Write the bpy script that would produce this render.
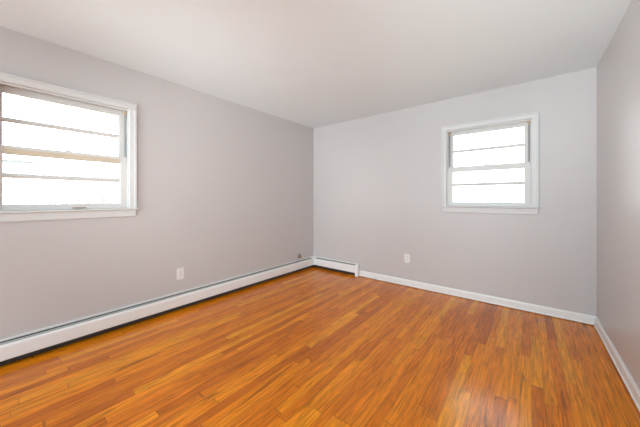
import bpy, bmesh, math, random
from mathutils import Vector, Matrix
random.seed(7)
scn = bpy.context.scene
for o in list(bpy.data.objects):
    bpy.data.objects.remove(o)
COL = scn.collection

# ------------------------------------------------------------------ camera
F_PX = 261.4
YAW = math.radians(38.44)
cam_d = bpy.data.cameras.new('camera')
cam_d.sensor_width = 36.0
cam_d.lens = 36.0 * F_PX / 640.0
cam_d.shift_y = -15.0 / 640.0
cam_d.clip_start = 0.02
cam = bpy.data.objects.new('camera', cam_d)
cam.location = (2.969, -3.555, 1.2)
cam.rotation_euler = (math.radians(90), 0, YAW)
COL.objects.link(cam)
scn.camera = cam

# ------------------------------------------------------------------ sky and light
world = bpy.data.worlds.new('overcast_sky')
scn.world = world
world.use_nodes = True
bg = world.node_tree.nodes['Background']
bg.inputs['Color'].default_value = (0.94, 0.97, 1.0, 1)
bg.inputs['Strength'].default_value = 5.5

def area(name, loc, rot, sx, sy, power, col=(1, 1, 1), portal=False):
    l = bpy.data.lights.new(name, 'AREA')
    l.shape = 'RECTANGLE'
    l.size, l.size_y = sx, sy
    l.energy = power
    l.color = col
    o = bpy.data.objects.new(name, l)
    o.location = loc
    o.rotation_euler = rot
    COL.objects.link(o)
    if portal:
        l.cycles.is_portal = True
    return o

R = math.radians
# daylight enters through the two windows (portals only guide the sky light)
area('daylight_portal', (2.59, 0.20, 1.58), (R(-90), 0, 0), 0.9, 1.1, 1, portal=True)
area('daylight_portal', (-0.20, -3.15, 1.58), (0, R(-90), 0), 1.1, 0.9, 1, portal=True)
# added fill spots standing in for a flashgun, to brighten walls, ceiling and floor
def fill_spot(name, aim, deg, power, loc=(2.75, -3.62, 1.75), size=0.22, col=None):
    l = bpy.data.lights.new(name, 'SPOT')
    l.energy = power
    l.color = col or FILL_TINT
    l.spot_size = R(deg)
    l.spot_blend = 1.0
    l.shadow_soft_size = size
    o = bpy.data.objects.new(name, l)
    o.location = loc
    o.rotation_euler = (Vector(aim) - Vector(loc)).to_track_quat('-Z', 'Y').to_euler()
    COL.objects.link(o)
FILL_TINT = (0.93, 0.965, 0.985)
fill_spot('fill_spot', (0.7, -0.8, 2.44), 44, 250, (0.9, -5.3, 0.4), 0.4, (0.88, 0.98, 1.02))
fill_spot('fill_spot', (2.9, -1.35, 2.44), 40, 400, (2.8, -5.4, 0.4), 0.4, (0.88, 0.98, 1.02))
fill_spot('fill_spot', (1.7, 0, 0.35), 56, 80)
fill_spot('fill_spot', (0.0, -1.35, 1.4), 56, 285, (3.2, -4.6, 1.7), 0.3)
fill_spot('fill_spot', (1.5, -1.6, 0), 80, 50, (1.7, -4.6, 2.25), 0.4)
fill_spot('fill_spot', (3.48, -1.55, 1.75), 48, 165, (1.3, -4.0, 1.9), 0.25)  # added spot imitating the back window's sheen on the right wall
area('rear_fill', (1.74, -6.42, 1.3), (R(90), 0, 0), 3.0, 2.2, 118, (0.80, 0.985, 1.08))  # added unseen fill behind the camera; no hall is built there
# low sun behind the house: lights only what is outside
sun = bpy.data.lights.new('sun', 'SUN')
sun.energy = 4.6
sun.angle = 0.01
so = bpy.data.objects.new('sun', sun)
so.rotation_euler = (0, R(48), R(-25))
COL.objects.link(so)

scn.view_settings.view_transform = 'Standard'
scn.view_settings.look = 'None'
scn.view_settings.gamma = 1.0
scn.view_settings.use_curve_mapping = False
scn.view_settings.exposure = 0.03

# ------------------------------------------------------------------ materials
def new_mat(name):
    m = bpy.data.materials.new(name)
    m.use_nodes = True
    nt = m.node_tree
    b = nt.nodes['Principled BSDF']
    return m, nt, b

def node(nt, typ, **kw):
    n = nt.nodes.new(typ)
    for k, v in kw.items():
        setattr(n, k, v)
    return n

def rgb(c):
    return (c[0], c[1], c[2], 1)

def paint(name, col, rough=0.5, bump=0.0, scale=120, var=0.03, metal=0.0, spec=0.5, aniso=None):
    """painted or metal surface: slight tone variation and fine roller stipple"""
    m, nt, b = new_mat(name)
    tc = node(nt, 'ShaderNodeTexCoord')
    n = node(nt, 'ShaderNodeTexNoise')
    n.inputs['Scale'].default_value = 3.0
    n.inputs['Detail'].default_value = 4
    nt.links.new(tc.outputs['Object'], n.inputs['Vector'])
    mx = node(nt, 'ShaderNodeMix', data_type='RGBA')
    mx.inputs['A'].default_value = rgb([c * (1 - var) for c in col])
    mx.inputs['B'].default_value = rgb([min(1, c * (1 + var)) for c in col])
    nt.links.new(n.outputs['Fac'], mx.inputs['Factor'])
    nt.links.new(mx.outputs['Result'], b.inputs['Base Color'])
    b.inputs['Roughness'].default_value = rough
    b.inputs['Metallic'].default_value = metal
    b.inputs['Specular IOR Level'].default_value = spec
    if bump:
        n2 = node(nt, 'ShaderNodeTexNoise')
        n2.inputs['Scale'].default_value = scale
        n2.inputs['Detail'].default_value = 3
        nt.links.new(tc.outputs['Object'], n2.inputs['Vector'])
        bp = node(nt, 'ShaderNodeBump')
        bp.inputs['Strength'].default_value = bump
        bp.inputs['Distance'].default_value = 0.002
        nt.links.new(n2.outputs['Fac'], bp.inputs['Height'])
        nt.links.new(bp.outputs['Normal'], b.inputs['Normal'])
    return m

M = {}
M['wall'] = paint('grey_wall_paint', (0.548, 0.520, 0.512), 0.40, 0.25, 140, 0.015, spec=0.7)
M['wall_sheen'] = paint('grey_wall_paint_satin', (0.548, 0.520, 0.512), 0.36, 0.25, 140, 0.015, spec=1.0)
M['ceiling'] = paint('ceiling_paint', (0.785, 0.85, 0.875), 0.75, 0.15, 90, 0.02)
M['trim'] = paint('white_trim_paint', (0.80, 0.79, 0.77), 0.35, 0.05, 60, 0.02)
M['casing'] = paint('white_window_paint', (0.645, 0.645, 0.635), 0.38, 0.05, 60, 0.02)
M['sash'] = paint('white_sash_paint', (0.69, 0.682, 0.66), 0.4, 0.05, 60, 0.02)
M['heater'] = paint('white_enamel', (0.80, 0.79, 0.775), 0.32, 0.03, 40, 0.02)
M['damper'] = paint('grey_damper_metal', (0.36, 0.365, 0.345), 0.5, 0, 40, 0.08)
M['dark'] = paint('heater_inside_shade', (0.02, 0.018, 0.016), 0.8, 0, 40, 0.1)  # near-black, paints in the shade inside the heater
M['fin'] = paint('dusty_aluminium_fin', (0.10, 0.095, 0.09), 0.6, 0, 40, 0.1, metal=0.4)
M['copper'] = paint('old_copper', (0.28, 0.14, 0.08), 0.45, 0, 40, 0.1, metal=0.8)
M['plastic'] = paint('white_outlet_plastic', (0.80, 0.78, 0.76), 0.35, 0, 40, 0.01)
M['slot'] = paint('outlet_slot', (0.06, 0.055, 0.05), 0.7, 0, 40, 0.1)
M['steel'] = paint('balance_tube_steel', (0.30, 0.31, 0.32), 0.4, 0, 40, 0.06, metal=0.3)
M['tan'] = paint('tan_balance_cap', (0.55, 0.43, 0.28), 0.6, 0, 40, 0.1)
M['cream'] = paint('bare_cream_wood', (0.66, 0.56, 0.42), 0.55, 0.1, 60, 0.12)
M['brown'] = paint('brown_sash_lift', (0.33, 0.20, 0.15), 0.45, 0, 60, 0.1, metal=0.3)
M['beige'] = paint('beige_plastic', (0.66, 0.57, 0.44), 0.45, 0, 60, 0.03)
M['jack'] = paint('grey_brown_metal', (0.24, 0.20, 0.17), 0.45, 0, 60, 0.1, metal=0.4)
M['siding'] = paint('pale_blue_siding', (0.52, 0.54, 0.56), 0.7, 0, 4, 0.03)
M['eave'] = paint('grey_eave_board', (0.52, 0.53, 0.54), 0.7, 0, 4, 0.03)
M['roof'] = paint('pale_roof_shingle', (0.44, 0.44, 0.45), 0.9, 0, 4, 0.05)
M['twig'] = paint('pale_leaf', (0.72, 0.71, 0.69), 0.9, 0, 4, 0.08)
M['bark'] = paint('grey_bark', (0.33, 0.31, 0.28), 0.9, 0.3, 20, 0.1)
M['lawn'] = paint('dry_lawn', (0.42, 0.43, 0.36), 0.95, 0.4, 30, 0.15)

def glass_mat():
    m = bpy.data.materials.new('window_glass')
    m.use_nodes = True
    nt = m.node_tree
    nt.nodes.clear()
    out = node(nt, 'ShaderNodeOutputMaterial')
    mix = node(nt, 'ShaderNodeMixShader')
    fr = node(nt, 'ShaderNodeFresnel')
    fr.inputs['IOR'].default_value = 1.45
    tr = node(nt, 'ShaderNodeBsdfTransparent')
    tr.inputs['Color'].default_value = (0.97, 0.985, 0.98, 1)
    gl = node(nt, 'ShaderNodeBsdfGlossy')
    gl.inputs['Roughness'].default_value = 0.02
    nt.links.new(fr.outputs['Fac'], mix.inputs['Fac'])
    nt.links.new(tr.outputs['BSDF'], mix.inputs[1])
    nt.links.new(gl.outputs['BSDF'], mix.inputs[2])
    nt.links.new(mix.outputs['Shader'], out.inputs['Surface'])
    return m
M['glass'] = glass_mat()

def wood_floor():
    """narrow oak strips running along Y, each board with its own tone, grain and length"""
    W, L = 0.0575, 1.25
    m, nt, b = new_mat('oak_strip_floor')
    lk = nt.links.new
    def mth(op, a, c=None, d=None):
        n = node(nt, 'ShaderNodeMath', operation=op)
        for i, v in enumerate((a, c, d)):
            if v is None:
                continue
            if isinstance(v, (int, float)):
                n.inputs[i].default_value = v
            else:
                lk(v, n.inputs[i])
        return n.outputs[0]
    tc = node(nt, 'ShaderNodeTexCoord')
    sp = node(nt, 'ShaderNodeSeparateXYZ')
    lk(tc.outputs['Object'], sp.inputs[0])
    X, Y = sp.outputs['X'], sp.outputs['Y']
    u = mth('DIVIDE', X, W)
    ui = mth('FLOOR', u)
    uf = mth('FRACT', u)
    wn = node(nt, 'ShaderNodeTexWhiteNoise', noise_dimensions='1D')
    lk(ui, wn.inputs['W'])
    off = mth('MULTIPLY', wn.outputs['Value'], 37.0)
    ll = mth('MULTIPLY_ADD', wn.outputs['Value'], 0.7, 0.6)      # board length differs per strip
    v = mth('ADD', mth('DIVIDE', mth('DIVIDE', Y, L), ll), off)
    # push the joints about so that boards in one strip differ in length
    vw = mth('MULTIPLY_ADD', mth('SINE', mth('MULTIPLY', v, 4.1)), 0.13, v)
    vi = mth('FLOOR', vw)
    vf = mth('FRACT', vw)
    cid = node(nt, 'ShaderNodeCombineXYZ')
    lk(ui, cid.inputs[0]); lk(vi, cid.inputs[1])
    w2 = node(nt, 'ShaderNodeTexWhiteNoise', noise_dimensions='2D')
    lk(cid.outputs[0], w2.inputs['Vector'])
    ramp = node(nt, 'ShaderNodeValToRGB')
    cr = ramp.color_ramp
    stops = [(0.0, (0.500, 0.118, 0.004)), (0.10, (0.600, 0.152, 0.004)), (0.30, (0.670, 0.180, 0.005)),
             (0.65, (0.740, 0.212, 0.006)), (0.88, (0.790, 0.250, 0.007)), (1.0, (0.83, 0.310, 0.014))]
    while len(cr.elements) < len(stops):
        cr.elements.new(0.5)
    for e, (p, c) in zip(cr.elements, stops):
        e.position = p
        e.color = rgb(c)
    lk(w2.outputs['Value'], ramp.inputs['Fac'])
    # grain: noise stretched along the board, shifted per board
    cg = node(nt, 'ShaderNodeCombineXYZ')
    lk(mth('MULTIPLY_ADD', w2.outputs['Value'], 53.0, mth('MULTIPLY', X, 80.0)), cg.inputs[0])
    lk(mth('MULTIPLY_ADD', w2.outputs['Value'], 91.0, mth('MULTIPLY', Y, 4.5)), cg.inputs[1])
    g1 = node(nt, 'ShaderNodeTexNoise')
    g1.inputs['Scale'].default_value = 1.0
    g1.inputs['Detail'].default_value = 6
    g1.inputs['Roughness'].default_value = 0.62
    g1.inputs['Distortion'].default_value = 0.8
    lk(cg.outputs[0], g1.inputs['Vector'])
    gr = node(nt, 'ShaderNodeMapRange')
    gr.inputs['From Min'].default_value = 0.32
    gr.inputs['From Max'].default_value = 0.68
    gr.inputs['To Min'].default_value = 0.54
    gr.inputs['To Max'].default_value = 1.22
    lk(g1.outputs['Fac'], gr.inputs['Value'])
    # dark heartwood figure on some boards
    cg2 = node(nt, 'ShaderNodeCombineXYZ')
    lk(mth('MULTIPLY_ADD', w2.outputs['Value'], 17.0, mth('MULTIPLY', X, 34.0)), cg2.inputs[0])
    lk(mth('MULTIPLY_ADD', w2.outputs['Value'], 29.0, mth('MULTIPLY', Y, 1.9)), cg2.inputs[1])
    g2 = node(nt, 'ShaderNodeTexNoise')
    g2.inputs['Scale'].default_value = 1.0
    g2.inputs['Detail'].default_value = 5
    g2.inputs['Roughness'].default_value = 0.6
    g2.inputs['Distortion'].default_value = 1.2
    lk(cg2.outputs[0], g2.inputs['Vector'])
    dk = node(nt, 'ShaderNodeMapRange')
    dk.inputs['From Min'].default_value = 0.58
    dk.inputs['From Max'].default_value = 0.70
    dk.inputs['To Min'].default_value = 1.0
    dk.inputs['To Max'].default_value = 0.42
    lk(g2.outputs['Fac'], dk.inputs['Value'])
    # thin joints between boards
    edge = mth('MINIMUM', uf, mth('SUBTRACT', 1.0, uf))
    eg = node(nt, 'ShaderNodeMapRange')
    eg.inputs['From Min'].default_value = 0.0
    eg.inputs['From Max'].default_value = 0.035
    eg.inputs['To Min'].default_value = 0.5
    eg.inputs['To Max'].default_value = 1.0
    lk(edge, eg.inputs['Value'])
    end = mth('MINIMUM', vf, mth('SUBTRACT', 1.0, vf))
    en = node(nt, 'ShaderNodeMapRange')
    en.inputs['From Min'].default_value = 0.0
    en.inputs['From Max'].default_value = 0.004
    en.inputs['To Min'].default_value = 0.45
    en.inputs['To Max'].default_value = 1.0
    lk(end, en.inputs['Value'])
    k = mth('MULTIPLY', mth('MULTIPLY', gr.outputs[0], dk.outputs[0]), mth('MULTIPLY', eg.outputs[0], en.outputs[0]))
    # broad wear: the stain varies slowly over the floor
    g3 = node(nt, 'ShaderNodeTexNoise')
    g3.inputs['Scale'].default_value = 0.9
    g3.inputs['Detail'].default_value = 3
    lk(tc.outputs['Object'], g3.inputs['Vector'])
    k = mth('MULTIPLY', k, mth('MULTIPLY_ADD', g3.outputs['Fac'], 0.35, 0.93))
    vm = node(nt, 'ShaderNodeVectorMath', operation='SCALE')
    lk(ramp.outputs['Color'], vm.inputs[0])
    lk(k, vm.inputs['Scale'])
    lk(vm.outputs[0], b.inputs['Base Color'])
    rg = node(nt, 'ShaderNodeMapRange')
    rg.inputs['To Min'].default_value = 0.14
    rg.inputs['To Max'].default_value = 0.24
    lk(g3.outputs['Fac'], rg.inputs['Value'])
    lk(rg.outputs[0], b.inputs['Roughness'])
    b.inputs['Specular IOR Level'].default_value = 0.33
    bp = node(nt, 'ShaderNodeBump')
    bp.inputs['Strength'].default_value = 0.25
    bp.inputs['Distance'].default_value = 0.001
    lk(k, bp.inputs['Height'])
    lk(bp.outputs['Normal'], b.inputs['Normal'])
    return m
M['floor'] = wood_floor()

# ------------------------------------------------------------------ mesh helpers
def bx(bm, x0, x1, y0, y1, z0, z1):
    vs = [bm.verts.new((x, y, z)) for x in (x0, x1) for y in (y0, y1) for z in (z0, z1)]
    for f in ((0, 1, 3, 2), (4, 6, 7, 5), (0, 4, 5, 1), (2, 3, 7, 6), (0, 2, 6, 4), (1, 5, 7, 3)):
        bm.faces.new([vs[i] for i in f])

def prism(bm, pts, axis, a, b):
    """closed polygon pts (p, q) extruded along axis from a to b"""
    def P(p, q, t):
        return {'x': (t, p, q), 'y': (p, t, q), 'z': (p, q, t)}[axis]
    v0 = [bm.verts.new(P(p, q, a)) for p, q in pts]
    v1 = [bm.verts.new(P(p, q, b)) for p, q in pts]
    n = len(pts)
    bm.faces.new(v0[::-1])
    bm.faces.new(v1)
    for i in range(n):
        j = (i + 1) % n
        bm.faces.new((v0[i], v0[j], v1[j], v1[i]))

def tube(bm, p0, p1, r, seg=12):
    p0, p1 = Vector(p0), Vector(p1)
    d = (p1 - p0).normalized()
    a = d.orthogonal().normalized()
    c = d.cross(a)
    rings = []
    for p in (p0, p1):
        rings.append([bm.verts.new(p + (a * math.cos(2 * math.pi * k / seg) + c * math.sin(2 * math.pi * k / seg)) * r)
                      for k in range(seg)])
    bm.faces.new(rings[0][::-1])
    bm.faces.new(rings[1])
    for k in range(seg):
        j = (k + 1) % seg
        bm.faces.new((rings[0][k], rings[0][j], rings[1][j], rings[1][k]))

def obj(name, bm, mat, parent=None, bevel=0.0, smooth=False, seg=2):
    bmesh.ops.recalc_face_normals(bm, faces=bm.faces[:])
    me = bpy.data.meshes.new(name)
    bm.to_mesh(me)
    bm.free()
    if smooth:
        for p in me.polygons:
            p.use_smooth = True
    o = bpy.data.objects.new(name, me)
    me.materials.append(mat)
    COL.objects.link(o)
    if parent:
        o.parent = parent
    if bevel:
        md = o.modifiers.new('bevel', 'BEVEL')
        md.width = bevel
        md.segments = seg
        md.limit_method = 'ANGLE'
    return o

def struct(name, bm, mat, **kw):
    o = obj(name, bm, mat, **kw)
    o['kind'] = 'structure'
    return o

def thing(name, label, cat, loc=(0, 0, 0), rotz=0.0, group=None):
    o = bpy.data.objects.new(name, None)
    COL.objects.link(o)
    o.empty_display_size = 0.1
    o.location = loc
    o.rotation_euler = (0, 0, rotz)
    o['label'] = label
    o['category'] = cat
    if group:
        o['group'] = group
    return o

B = bmesh.new

# ------------------------------------------------------------------ room shell
RX, FY, H, T = 3.48, -6.50, 2.44, 0.14
HW, HZ0, HZ1 = 0.43, 1.085, 2.065      # window hole: half width, bottom, top
WL, WB = -3.15, 2.59                   # window centres on the left and back wall

bm = B(); bx(bm, -T, RX + T, FY - T, T, -0.12, 0.0); struct('floor', bm, M['floor'])
bm = B(); bx(bm, -T, RX + T, FY - T, T, H, H + 0.12); ceil = struct('ceiling', bm, M['ceiling'])
bm = B()
bx(bm, -T, 0, FY - T, WL - HW, 0, H); bx(bm, -T, 0, WL + HW, T, 0, H)
bx(bm, -T, 0, WL - HW, WL + HW, 0, HZ0); bx(bm, -T, 0, WL - HW, WL + HW, HZ1, H)
struct('wall_left', bm, M['wall'])
bm = B()
bx(bm, 0, WB - HW, 0, T, 0, H); bx(bm, WB + HW, RX, 0, T, 0, H)
bx(bm, WB - HW, WB + HW, 0, T, 0, HZ0); bx(bm, WB - HW, WB + HW, 0, T, HZ1, H)
struct('wall_back', bm, M['wall'])
bm = B(); bx(bm, RX, RX + T, FY - T, T, 0, H); struct('wall_right', bm, M['wall_sheen'])
bm = B(); bx(bm, 0, RX, FY - T, FY, 0, H); struct('wall_front', bm, M['wall'])

# baseboards: flat board with an eased top and a small quarter-round shoe
def base_profile(s):
    pts = [(0, 0.0), (0.004, 0.0), (0.004, 0.009), (0.022, 0.009), (0.0215, 0.014), (0.019, 0.018), (0.0155, 0.020), (0.0145, 0.022), (0.0145, 0.070),
           (0.012, 0.078), (0.008, 0.083), (0.006, 0.088), (0, 0.088)]
    return [(s * p, q) for p, q in pts]
HX = 0.935                             # end of the short heater on the back wall
bm = B(); prism(bm, base_profile(-1), 'x', HX + 0.001, RX - 0.0005); struct('baseboard_back', bm, M['trim'])
bm = B(); prism(bm, [(RX + p, q) for p, q in base_profile(-1)], 'y', FY, -0.026); struct('baseboard_right', bm, M['trim'])

# old filled hook holes on the ceiling, above the left window
bm = B()
for dx, dy, r in ((0, 0, 0.014), (0.02, -0.03, 0.011)):
    bmesh.ops.create_uvsphere(bm, u_segments=12, v_segments=8, radius=r,
                              matrix=Matrix.Translation((1.154 + dx, -3.02 + dy, H)) @ Matrix.Diagonal((1, 1, 0.35, 1)))
obj('plaster_bump', bm, M['ceiling'], ceil, smooth=True)

# ------------------------------------------------------------------ windows
def sash(win, name, y0, y1, z0, z1, stile, bot, top, zm, mat, mesh_extra=None):
    hw = 0.404
    bm = B()
    bx(bm, -hw, -hw + stile, y0, y1, z0, z1)
    bx(bm, hw - stile, hw, y0, y1, z0, z1)
    bx(bm, -hw + stile, hw - stile, y0, y1, z0, z0 + bot)
    bx(bm, -hw + stile, hw - stile, y0, y1, z1 - top, z1)
    s = obj(name, bm, mat, win, bevel=0.003)
    yc = (y0 + y1) / 2
    gi = hw - stile
    bm = B()
    prism(bm, [(y0 + 0.004, zm - 0.003), (y0 + 0.012, zm - 0.016), (y1 - 0.004, zm - 0.016), (y1 - 0.004, zm + 0.016),
               (y0 + 0.012, zm + 0.016), (y0 + 0.004, zm + 0.003)], 'x', -gi, gi)
    obj('muntin', bm, mat, s)
    bm = B()
    bx(bm, -gi, gi, yc - 0.0015, yc + 0.0015, z0 + bot, zm - 0.016)
    bx(bm, -gi, gi, yc - 0.0015, yc + 0.0015, zm + 0.016, z1 - top)
    obj('glass_pane', bm, M['glass'], s)
    return s

def make_window(name, loc, rotz, worn):
    """local x runs along the wall, -y points into the room"""
    win = bpy.data.objects.new(name, None)
    COL.objects.link(win)
    win.location = loc
    win.rotation_euler = (0, 0, rotz)
    win['kind'] = 'structure'
    zs, zt = 1.108, 2.103
    bm = B()                                            # casing with a raised back band
    for s in (-1, 1):
        prism(bm, [(s * 0.412, 0.0), (s * 0.412, -0.012), (s * 0.416, -0.016), (s * 0.452, -0.018), (s * 0.454, -0.024),
                   (s * 0.470, -0.024), (s * 0.470, 0.0)], 'z', zs, zt - 0.058)
    prism(bm, [(0.0, zt - 0.058), (-0.012, zt - 0.058), (-0.016, zt - 0.054), (-0.018, zt - 0.018), (-0.024, zt - 0.016),
               (-0.024, zt), (0.0, zt)], 'x', -0.47, 0.47)
    obj('casing', bm, M['casing'], win)
    bm = B(); bx(bm, -0.483, 0.483, -0.040, 0.030, 1.094, zs); obj('stool', bm, M['casing'], win, bevel=0.005, seg=3)
    bm = B(); bx(bm, -0.468, 0.468, -0.017, 0, 1.030, 1.094); obj('apron', bm, M['casing'], win, bevel=0.004)
    bm = B()                                            # jambs, head and the stops that hold the sashes
    for s in (-1, 1):
        a, b_ = sorted((s * 0.4125, s * HW)); bx(bm, a, b_, 0, T, zs, 2.052)
        a, b_ = sorted((s * 0.403, s * 0.4125)); bx(bm, a, b_, 0.006, 0.020, zs, 2.045)
        bx(bm, a, b_, 0.104, 0.118, zs, 2.045)
    bx(bm, -HW, HW, 0, T, 2.045, HZ1)
    bx(bm, -0.404, 0.404, 0.006, 0.020, 2.030, 2.045)
    obj('jamb', bm, M['casing'], win)
    bm = B(); prism(bm, [(0.030, HZ0), (0.030, zs), (0.075, zs), (0.19, 1.088), (0.19, 1.06), (T, 1.06), (T, HZ0)], 'x', -HW, HW)
    obj('sill', bm, M['casing'], win)
    sash(win, 'upper_sash', 0.066, 0.099, 1.545, 2.044, 0.052, 0.044, 0.056, 1.790, M['sash'])
    low = sash(win, 'lower_sash', 0.028, 0.062, zs + 0.001, 1.592, 0.052, 0.046, 0.064, 1.370, M['sash'])
    if worn:
        bm = B(); bx(bm, -0.351, 0.351, 0.0245, 0.0285, 1.537, 1.569)
        bx(bm, -0.351, 0.351, 0.0262, 0.0285, 1.529, 1.5345)
        e = obj('bare_wood_edge', bm, M['cream'], low, bevel=0.0015)
        e['label'] = 'cream bare wood along the meeting rail'
        bm = B(); bx(bm, 0.02, 0.11, 0.020, 0.028, 1.117, 1.124); bx(bm, 0.03, 0.10, 0.012, 0.020, 1.1215, 1.124)
        obj('sash_lift', bm, M['brown'], low, bevel=0.001)['label'] = 'small brown sash lift'
    # sash lock on the meeting rail
    bm = B()
    bx(bm, -0.022, 0.022, 0.032, 0.060, 1.592, 1.597)
    tube(bm, (0, 0.046, 1.597), (0, 0.046, 1.607), 0.010)
    bx(bm, -0.008, 0.030, 0.040, 0.049, 1.602, 1.608)
    obj('sash_lock', bm, M['sash'], low)
    # spring balance tubes in the side channels above the lower sash
    for s in (-1, 1):
        bm = B(); tube(bm, (s * 0.390, 0.040, 1.593), (s * 0.390, 0.040, 2.010), 0.0058)
        t = obj('balance_tube', bm, M['steel'], win, smooth=False)
        bm = B(); bx(bm, s * 0.390 - 0.012, s * 0.390 + 0.012, 0.026, 0.052, 2.004, 2.028)
        bx(bm, s * 0.390 - 0.007, s * 0.390 + 0.007, 0.030, 0.050, 1.992, 2.004)
        obj('tube_cap', bm, M['tan'], t, bevel=0.002)['label'] = 'tan cap at the top of the tube'
    return win

make_window('window_1', (0, WL, 0), R(90), True)
make_window('window_2', (WB, 0, 0), 0, False)

# ------------------------------------------------------------------ baseboard heaters
# profile measured out from the wall (p) and up (z)
BACK = [(0.001, 0.0), (0.006, 0.0), (0.006, 0.170), (0.012, 0.174), (0.012, 0.185), (0.001, 0.185)]
FRONT = [(0.058, 0.052), (0.061, 0.050), (0.064, 0.054), (0.064, 0.140), (0.062, 0.150), (0.057, 0.157), (0.050, 0.160),
         (0.046, 0.158), (0.046, 0.155), (0.052, 0.154), (0.057, 0.149), (0.059, 0.140), (0.059, 0.055)]
DAMP = [(0.0165, 0.163), (0.018, 0.166), (0.0455, 0.152), (0.0455, 0.148), (0.043, 0.148), (0.022, 0.159)]

def make_heater(name, label, group, frame, a, b, ribs):
    """frame maps (along, out, z) to the room; a..b is the run along the wall"""
    org, along, out = frame
    org, along, out = Vector(org), Vector(along), Vector(out)
    h = thing(name, label, 'heater', org + along * ((a + b) / 2) + out * 0.03, 0, group)
    base = h.location.copy()
    def W(t, p, z):
        return org + along * t + out * p + Vector((0, 0, z)) - base
    def pr(bm, pts, t0, t1):
        v0 = [bm.verts.new(W(t0, p, z)) for p, z in pts]
        v1 = [bm.verts.new(W(t1, p, z)) for p, z in pts]
        n = len(pts)
        bm.faces.new(v0); bm.faces.new(v1[::-1])
        for i in range(n):
            j = (i + 1) % n
            bm.faces.new((v0[i], v1[i], v1[j], v0[j]))
    def box(bm, t0, t1, p0, p1, z0, z1):
        pr(bm, [(p0, z0), (p1, z0), (p1, z1), (p0, z1)], t0, t1)
    bm = B(); pr(bm, BACK, a, b); obj('back_panel', bm, M['heater'], h)
    bm = B(); pr(bm, FRONT, a, b); obj('front_panel', bm, M['heater'], h)
    bm = B(); pr(bm, DAMP, a, b); obj('damper', bm, M['damper'], h)['label'] = 'grey metal damper flap in the top slot'
    bm = B(); box(bm, a, b, 0.0061, 0.012, 0.0, 0.169); obj('shade_plate', bm, M['dark'], h)  # black plate painting in the shade behind the fins and in the top slot
    bm = B()
    q0, q1 = W(a, 0.033, 0.075), W(b, 0.033, 0.075)
    tube(bm, q0, q1, 0.011)
    el = obj('heating_pipe', bm, M['copper'], h)
    bm = B()
    n = int((b - a - 0.04) / 0.009)
    for i in range(n):
        t = a + 0.02 + i * 0.009
        box(bm, t, t + 0.003, 0.013, 0.055, 0.018, 0.120)
    f = obj('heating_fins', bm, M['fin'], el)
    f['kind'] = 'stuff'
    for i in range(ribs):
        t = a + 0.05 + (b - a - 0.1) * i / max(1, ribs - 1)
        bm = B()
        pr(bm, [(0.0121, 0.0), (0.018, 0.0), (0.018, 0.016), (0.056, 0.046), (0.056, 0.052), (0.018, 0.024), (0.018, 0.136),
                (0.040, 0.142), (0.040, 0.148), (0.0121, 0.146)], t, t + 0.004)
        obj('bracket', bm, M['dark'], h)
    return h, W, box, pr

GRP = None
h1, W1, box1, pr1 = make_heater('baseboard_heater', 'long white baseboard heater along the wall under the wider window on the left', GRP,
                                ((0, 0, 0), (0, -1, 0), (1, 0, 0)), 0.0865, 6.4, 8)
bm = B()                                               # inside corner cover, an L in plan with a sloped top lip
poly = [(0.001, 0.001), (0.086, 0.001), (0.086, 0.0655), (0.0655, 0.0655), (0.0655, 0.086), (0.001, 0.086)]
def ctop(p, q):
    return 0.187 if min(p, q) < 0.03 else 0.163
lo = [bm.verts.new(W1(q, p, 0.048)) for p, q in poly]
hi = [bm.verts.new(W1(q, p, ctop(p, q))) for p, q in poly]
bm.faces.new(lo); bm.faces.new(hi[::-1])
for i in range(6):
    j = (i + 1) % 6
    bm.faces.new((lo[i], lo[j], hi[j], hi[i]))
obj('corner_cover', bm, M['heater'], h1)
bm = B()
poly = [(0.001, 0.001), (0.086, 0.001), (0.086, 0.03), (0.03, 0.03), (0.03, 0.086), (0.001, 0.086)]
lo = [bm.verts.new(W1(q, p, 0.0)) for p, q in poly]
hi = [bm.verts.new(W1(q, p, 0.0475)) for p, q in poly]
bm.faces.new(lo); bm.faces.new(hi[::-1])
for i in range(6):
    k = (i + 1) % 6
    bm.faces.new((lo[i], lo[k], hi[k], hi[i]))
obj('corner_shade', bm, M['dark'], h1)  # black block painting in the shade beneath the corner cover
h2, W2, box2, pr2 = make_heater('baseboard_heater', 'short white baseboard heater with an end cap on the far wall beside the corner', GRP,
                                ((0, 0, 0), (1, 0, 0), (0, -1, 0)), 0.0865, HX - 0.05, 2)
bm = B()
pr2(bm, [(0.001, 0.0), (0.066, 0.0), (0.067, 0.150), (0.063, 0.164), (0.052, 0.174), (0.020, 0.190), (0.001, 0.192)], HX - 0.052, HX)
obj('end_cap', bm, M['heater'], h2, bevel=0.003)

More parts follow.
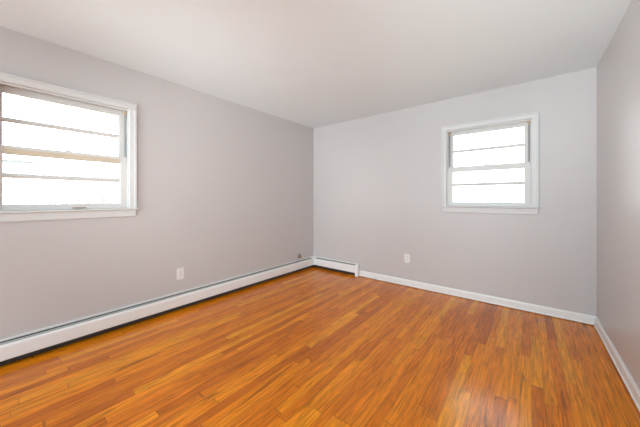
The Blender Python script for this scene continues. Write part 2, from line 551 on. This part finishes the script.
# ------------------------------------------------------------------ outlets and jack
def make_outlet(label, loc, rotz):
    o = thing('wall_outlet', label, 'outlet', loc, rotz, None)
    bm = B(); bx(bm, -0.037, 0.037, -0.006, -0.0005, -0.060, 0.060)
    obj('cover_plate', bm, M['plastic'], o, bevel=0.0025, seg=3)
    for s in (-1, 1):
        bm = B()
        zc = s * 0.0195
        pts = [(0.0165 * math.cos(t) * 1.0, zc + max(-0.0135, min(0.0135, 0.0172 * math.sin(t))))
               for t in [2 * math.pi * k / 24 for k in range(24)]]
        prism(bm, pts, 'y', -0.0085, -0.0055)
        r = obj('receptacle', bm, M['plastic'], o)
        bm = B()
        bx(bm, -0.0075, -0.0055, -0.0088, -0.0080, zc - 0.002, zc + 0.008)
        bx(bm, 0.0055, 0.0075, -0.0088, -0.0080, zc - 0.001, zc + 0.007)
        tube(bm, (0, -0.0088, zc - 0.007), (0, -0.0080, zc - 0.007), 0.0025, 10)
        obj('slots', bm, M['slot'], r)
    bm = B(); tube(bm, (0, -0.0072, 0), (0, -0.0058, 0), 0.0035, 12)
    obj('screw', bm, M['steel'], o)
    return o
make_outlet('white duplex outlet above the long heater on the left wall', (0, -2.268, 0.380), R(90))
make_outlet('white duplex outlet on the far wall, between the short heater and the window', (1.676, 0, 0.380), 0)

j = thing('wall_jack', 'small grey and beige wall jack just above the long heater near the corner', 'jack', (0, -0.36, 0.255), R(90))
bm = B(); bx(bm, -0.055, 0.030, -0.007, -0.0005, -0.050, 0.055); obj('mounting_plate', bm, M['wall'], j, bevel=0.002)
bm = B(); bx(bm, -0.048, 0.012, -0.034, -0.007, -0.040, 0.006); obj('jack_body', bm, M['jack'], j, bevel=0.005)
bm = B(); tube(bm, (0.0125, -0.024, -0.024), (0.066, -0.024, -0.016), 0.024, 16)
obj('plug', bm, M['beige'], j, bevel=0.004)['label'] = 'beige plug'
bm = B(); bx(bm, -0.030, 0.000, -0.020, -0.0075, 0.012, 0.032); obj('cover_screw_cap', bm, M['jack'], j, bevel=0.004)

# ------------------------------------------------------------------ outside
bm = B(); bx(bm, -40, 40, -40, 40, -0.75, -0.60); g = struct('ground', bm, M['lawn'])

hs = thing('neighbour_house', 'pale blue low house with lap siding, seen through the lower left of the left window', 'house', (-11.5, -6.3, -0.6))
bm = B()                                               # walls: overlapping lap boards on all four sides
for k in range(16):
    z0 = k * 0.185
    bx(bm, -2.0 - 0.02, 2.0 + 0.02, -3.6 - 0.02, 3.6 + 0.02, z0, z0 + 0.165)
    bx(bm, -2.0, 2.0, -3.6, 3.6, z0 + 0.165, z0 + 0.185)
obj('wall', bm, M['siding'], hs)
bm = B(); bx(bm, -2.25, 2.25, -3.85, 3.70, 2.96, 3.06); obj('eave', bm, M['eave'], hs)
bm = B()
vs = [bm.verts.new(p) for p in ((-2.25, -3.85, 3.06), (2.25, -3.85, 3.06), (2.25, 3.7, 3.06), (-2.25, 3.7, 3.06), (0, -2.2, 3.30), (0, 2.0, 3.30))]
for f in ((0, 1, 4), (1, 2, 5, 4), (2, 3, 5), (3, 0, 4, 5), (0, 3, 2, 1)):
    bm.faces.new([vs[i] for i in f])
obj('roof', bm, M['roof'], hs)

tr = thing('bush', 'pale bushy shrub outside, faint through the lower panes of the left window', 'shrub', (-7.2, -1.55, -0.6))
bm = B()
for k in range(7):
    a = k * 0.9
    tube(bm, (0.05 * math.cos(a), 0.05 * math.sin(a), 0), (0.6 * math.cos(a), 0.85 * math.sin(a), 1.9 + 0.3 * math.sin(3 * a)), 0.025, 6)
obj('stem', bm, M['bark'], tr)
bm = B()
for k in range(5200):
    u, v, w = random.gauss(0, 0.42), random.gauss(0, 0.62), random.gauss(0, 0.46)
    c = Vector((u, v, 1.75 + w))
    if c.z < 0.3:
        continue
    a = Vector((random.uniform(-1, 1), random.uniform(-1, 1), random.uniform(-1, 1))).normalized()
    b = a.orthogonal().normalized()
    s_ = random.uniform(0.03, 0.06)
    bm.faces.new([bm.verts.new(c + a * s_ * 1.4), bm.verts.new(c + b * s_ * .6), bm.verts.new(c - a * s_ * 1.4), bm.verts.new(c - b * s_ * .6)])
obj('foliage', bm, M['twig'], tr)
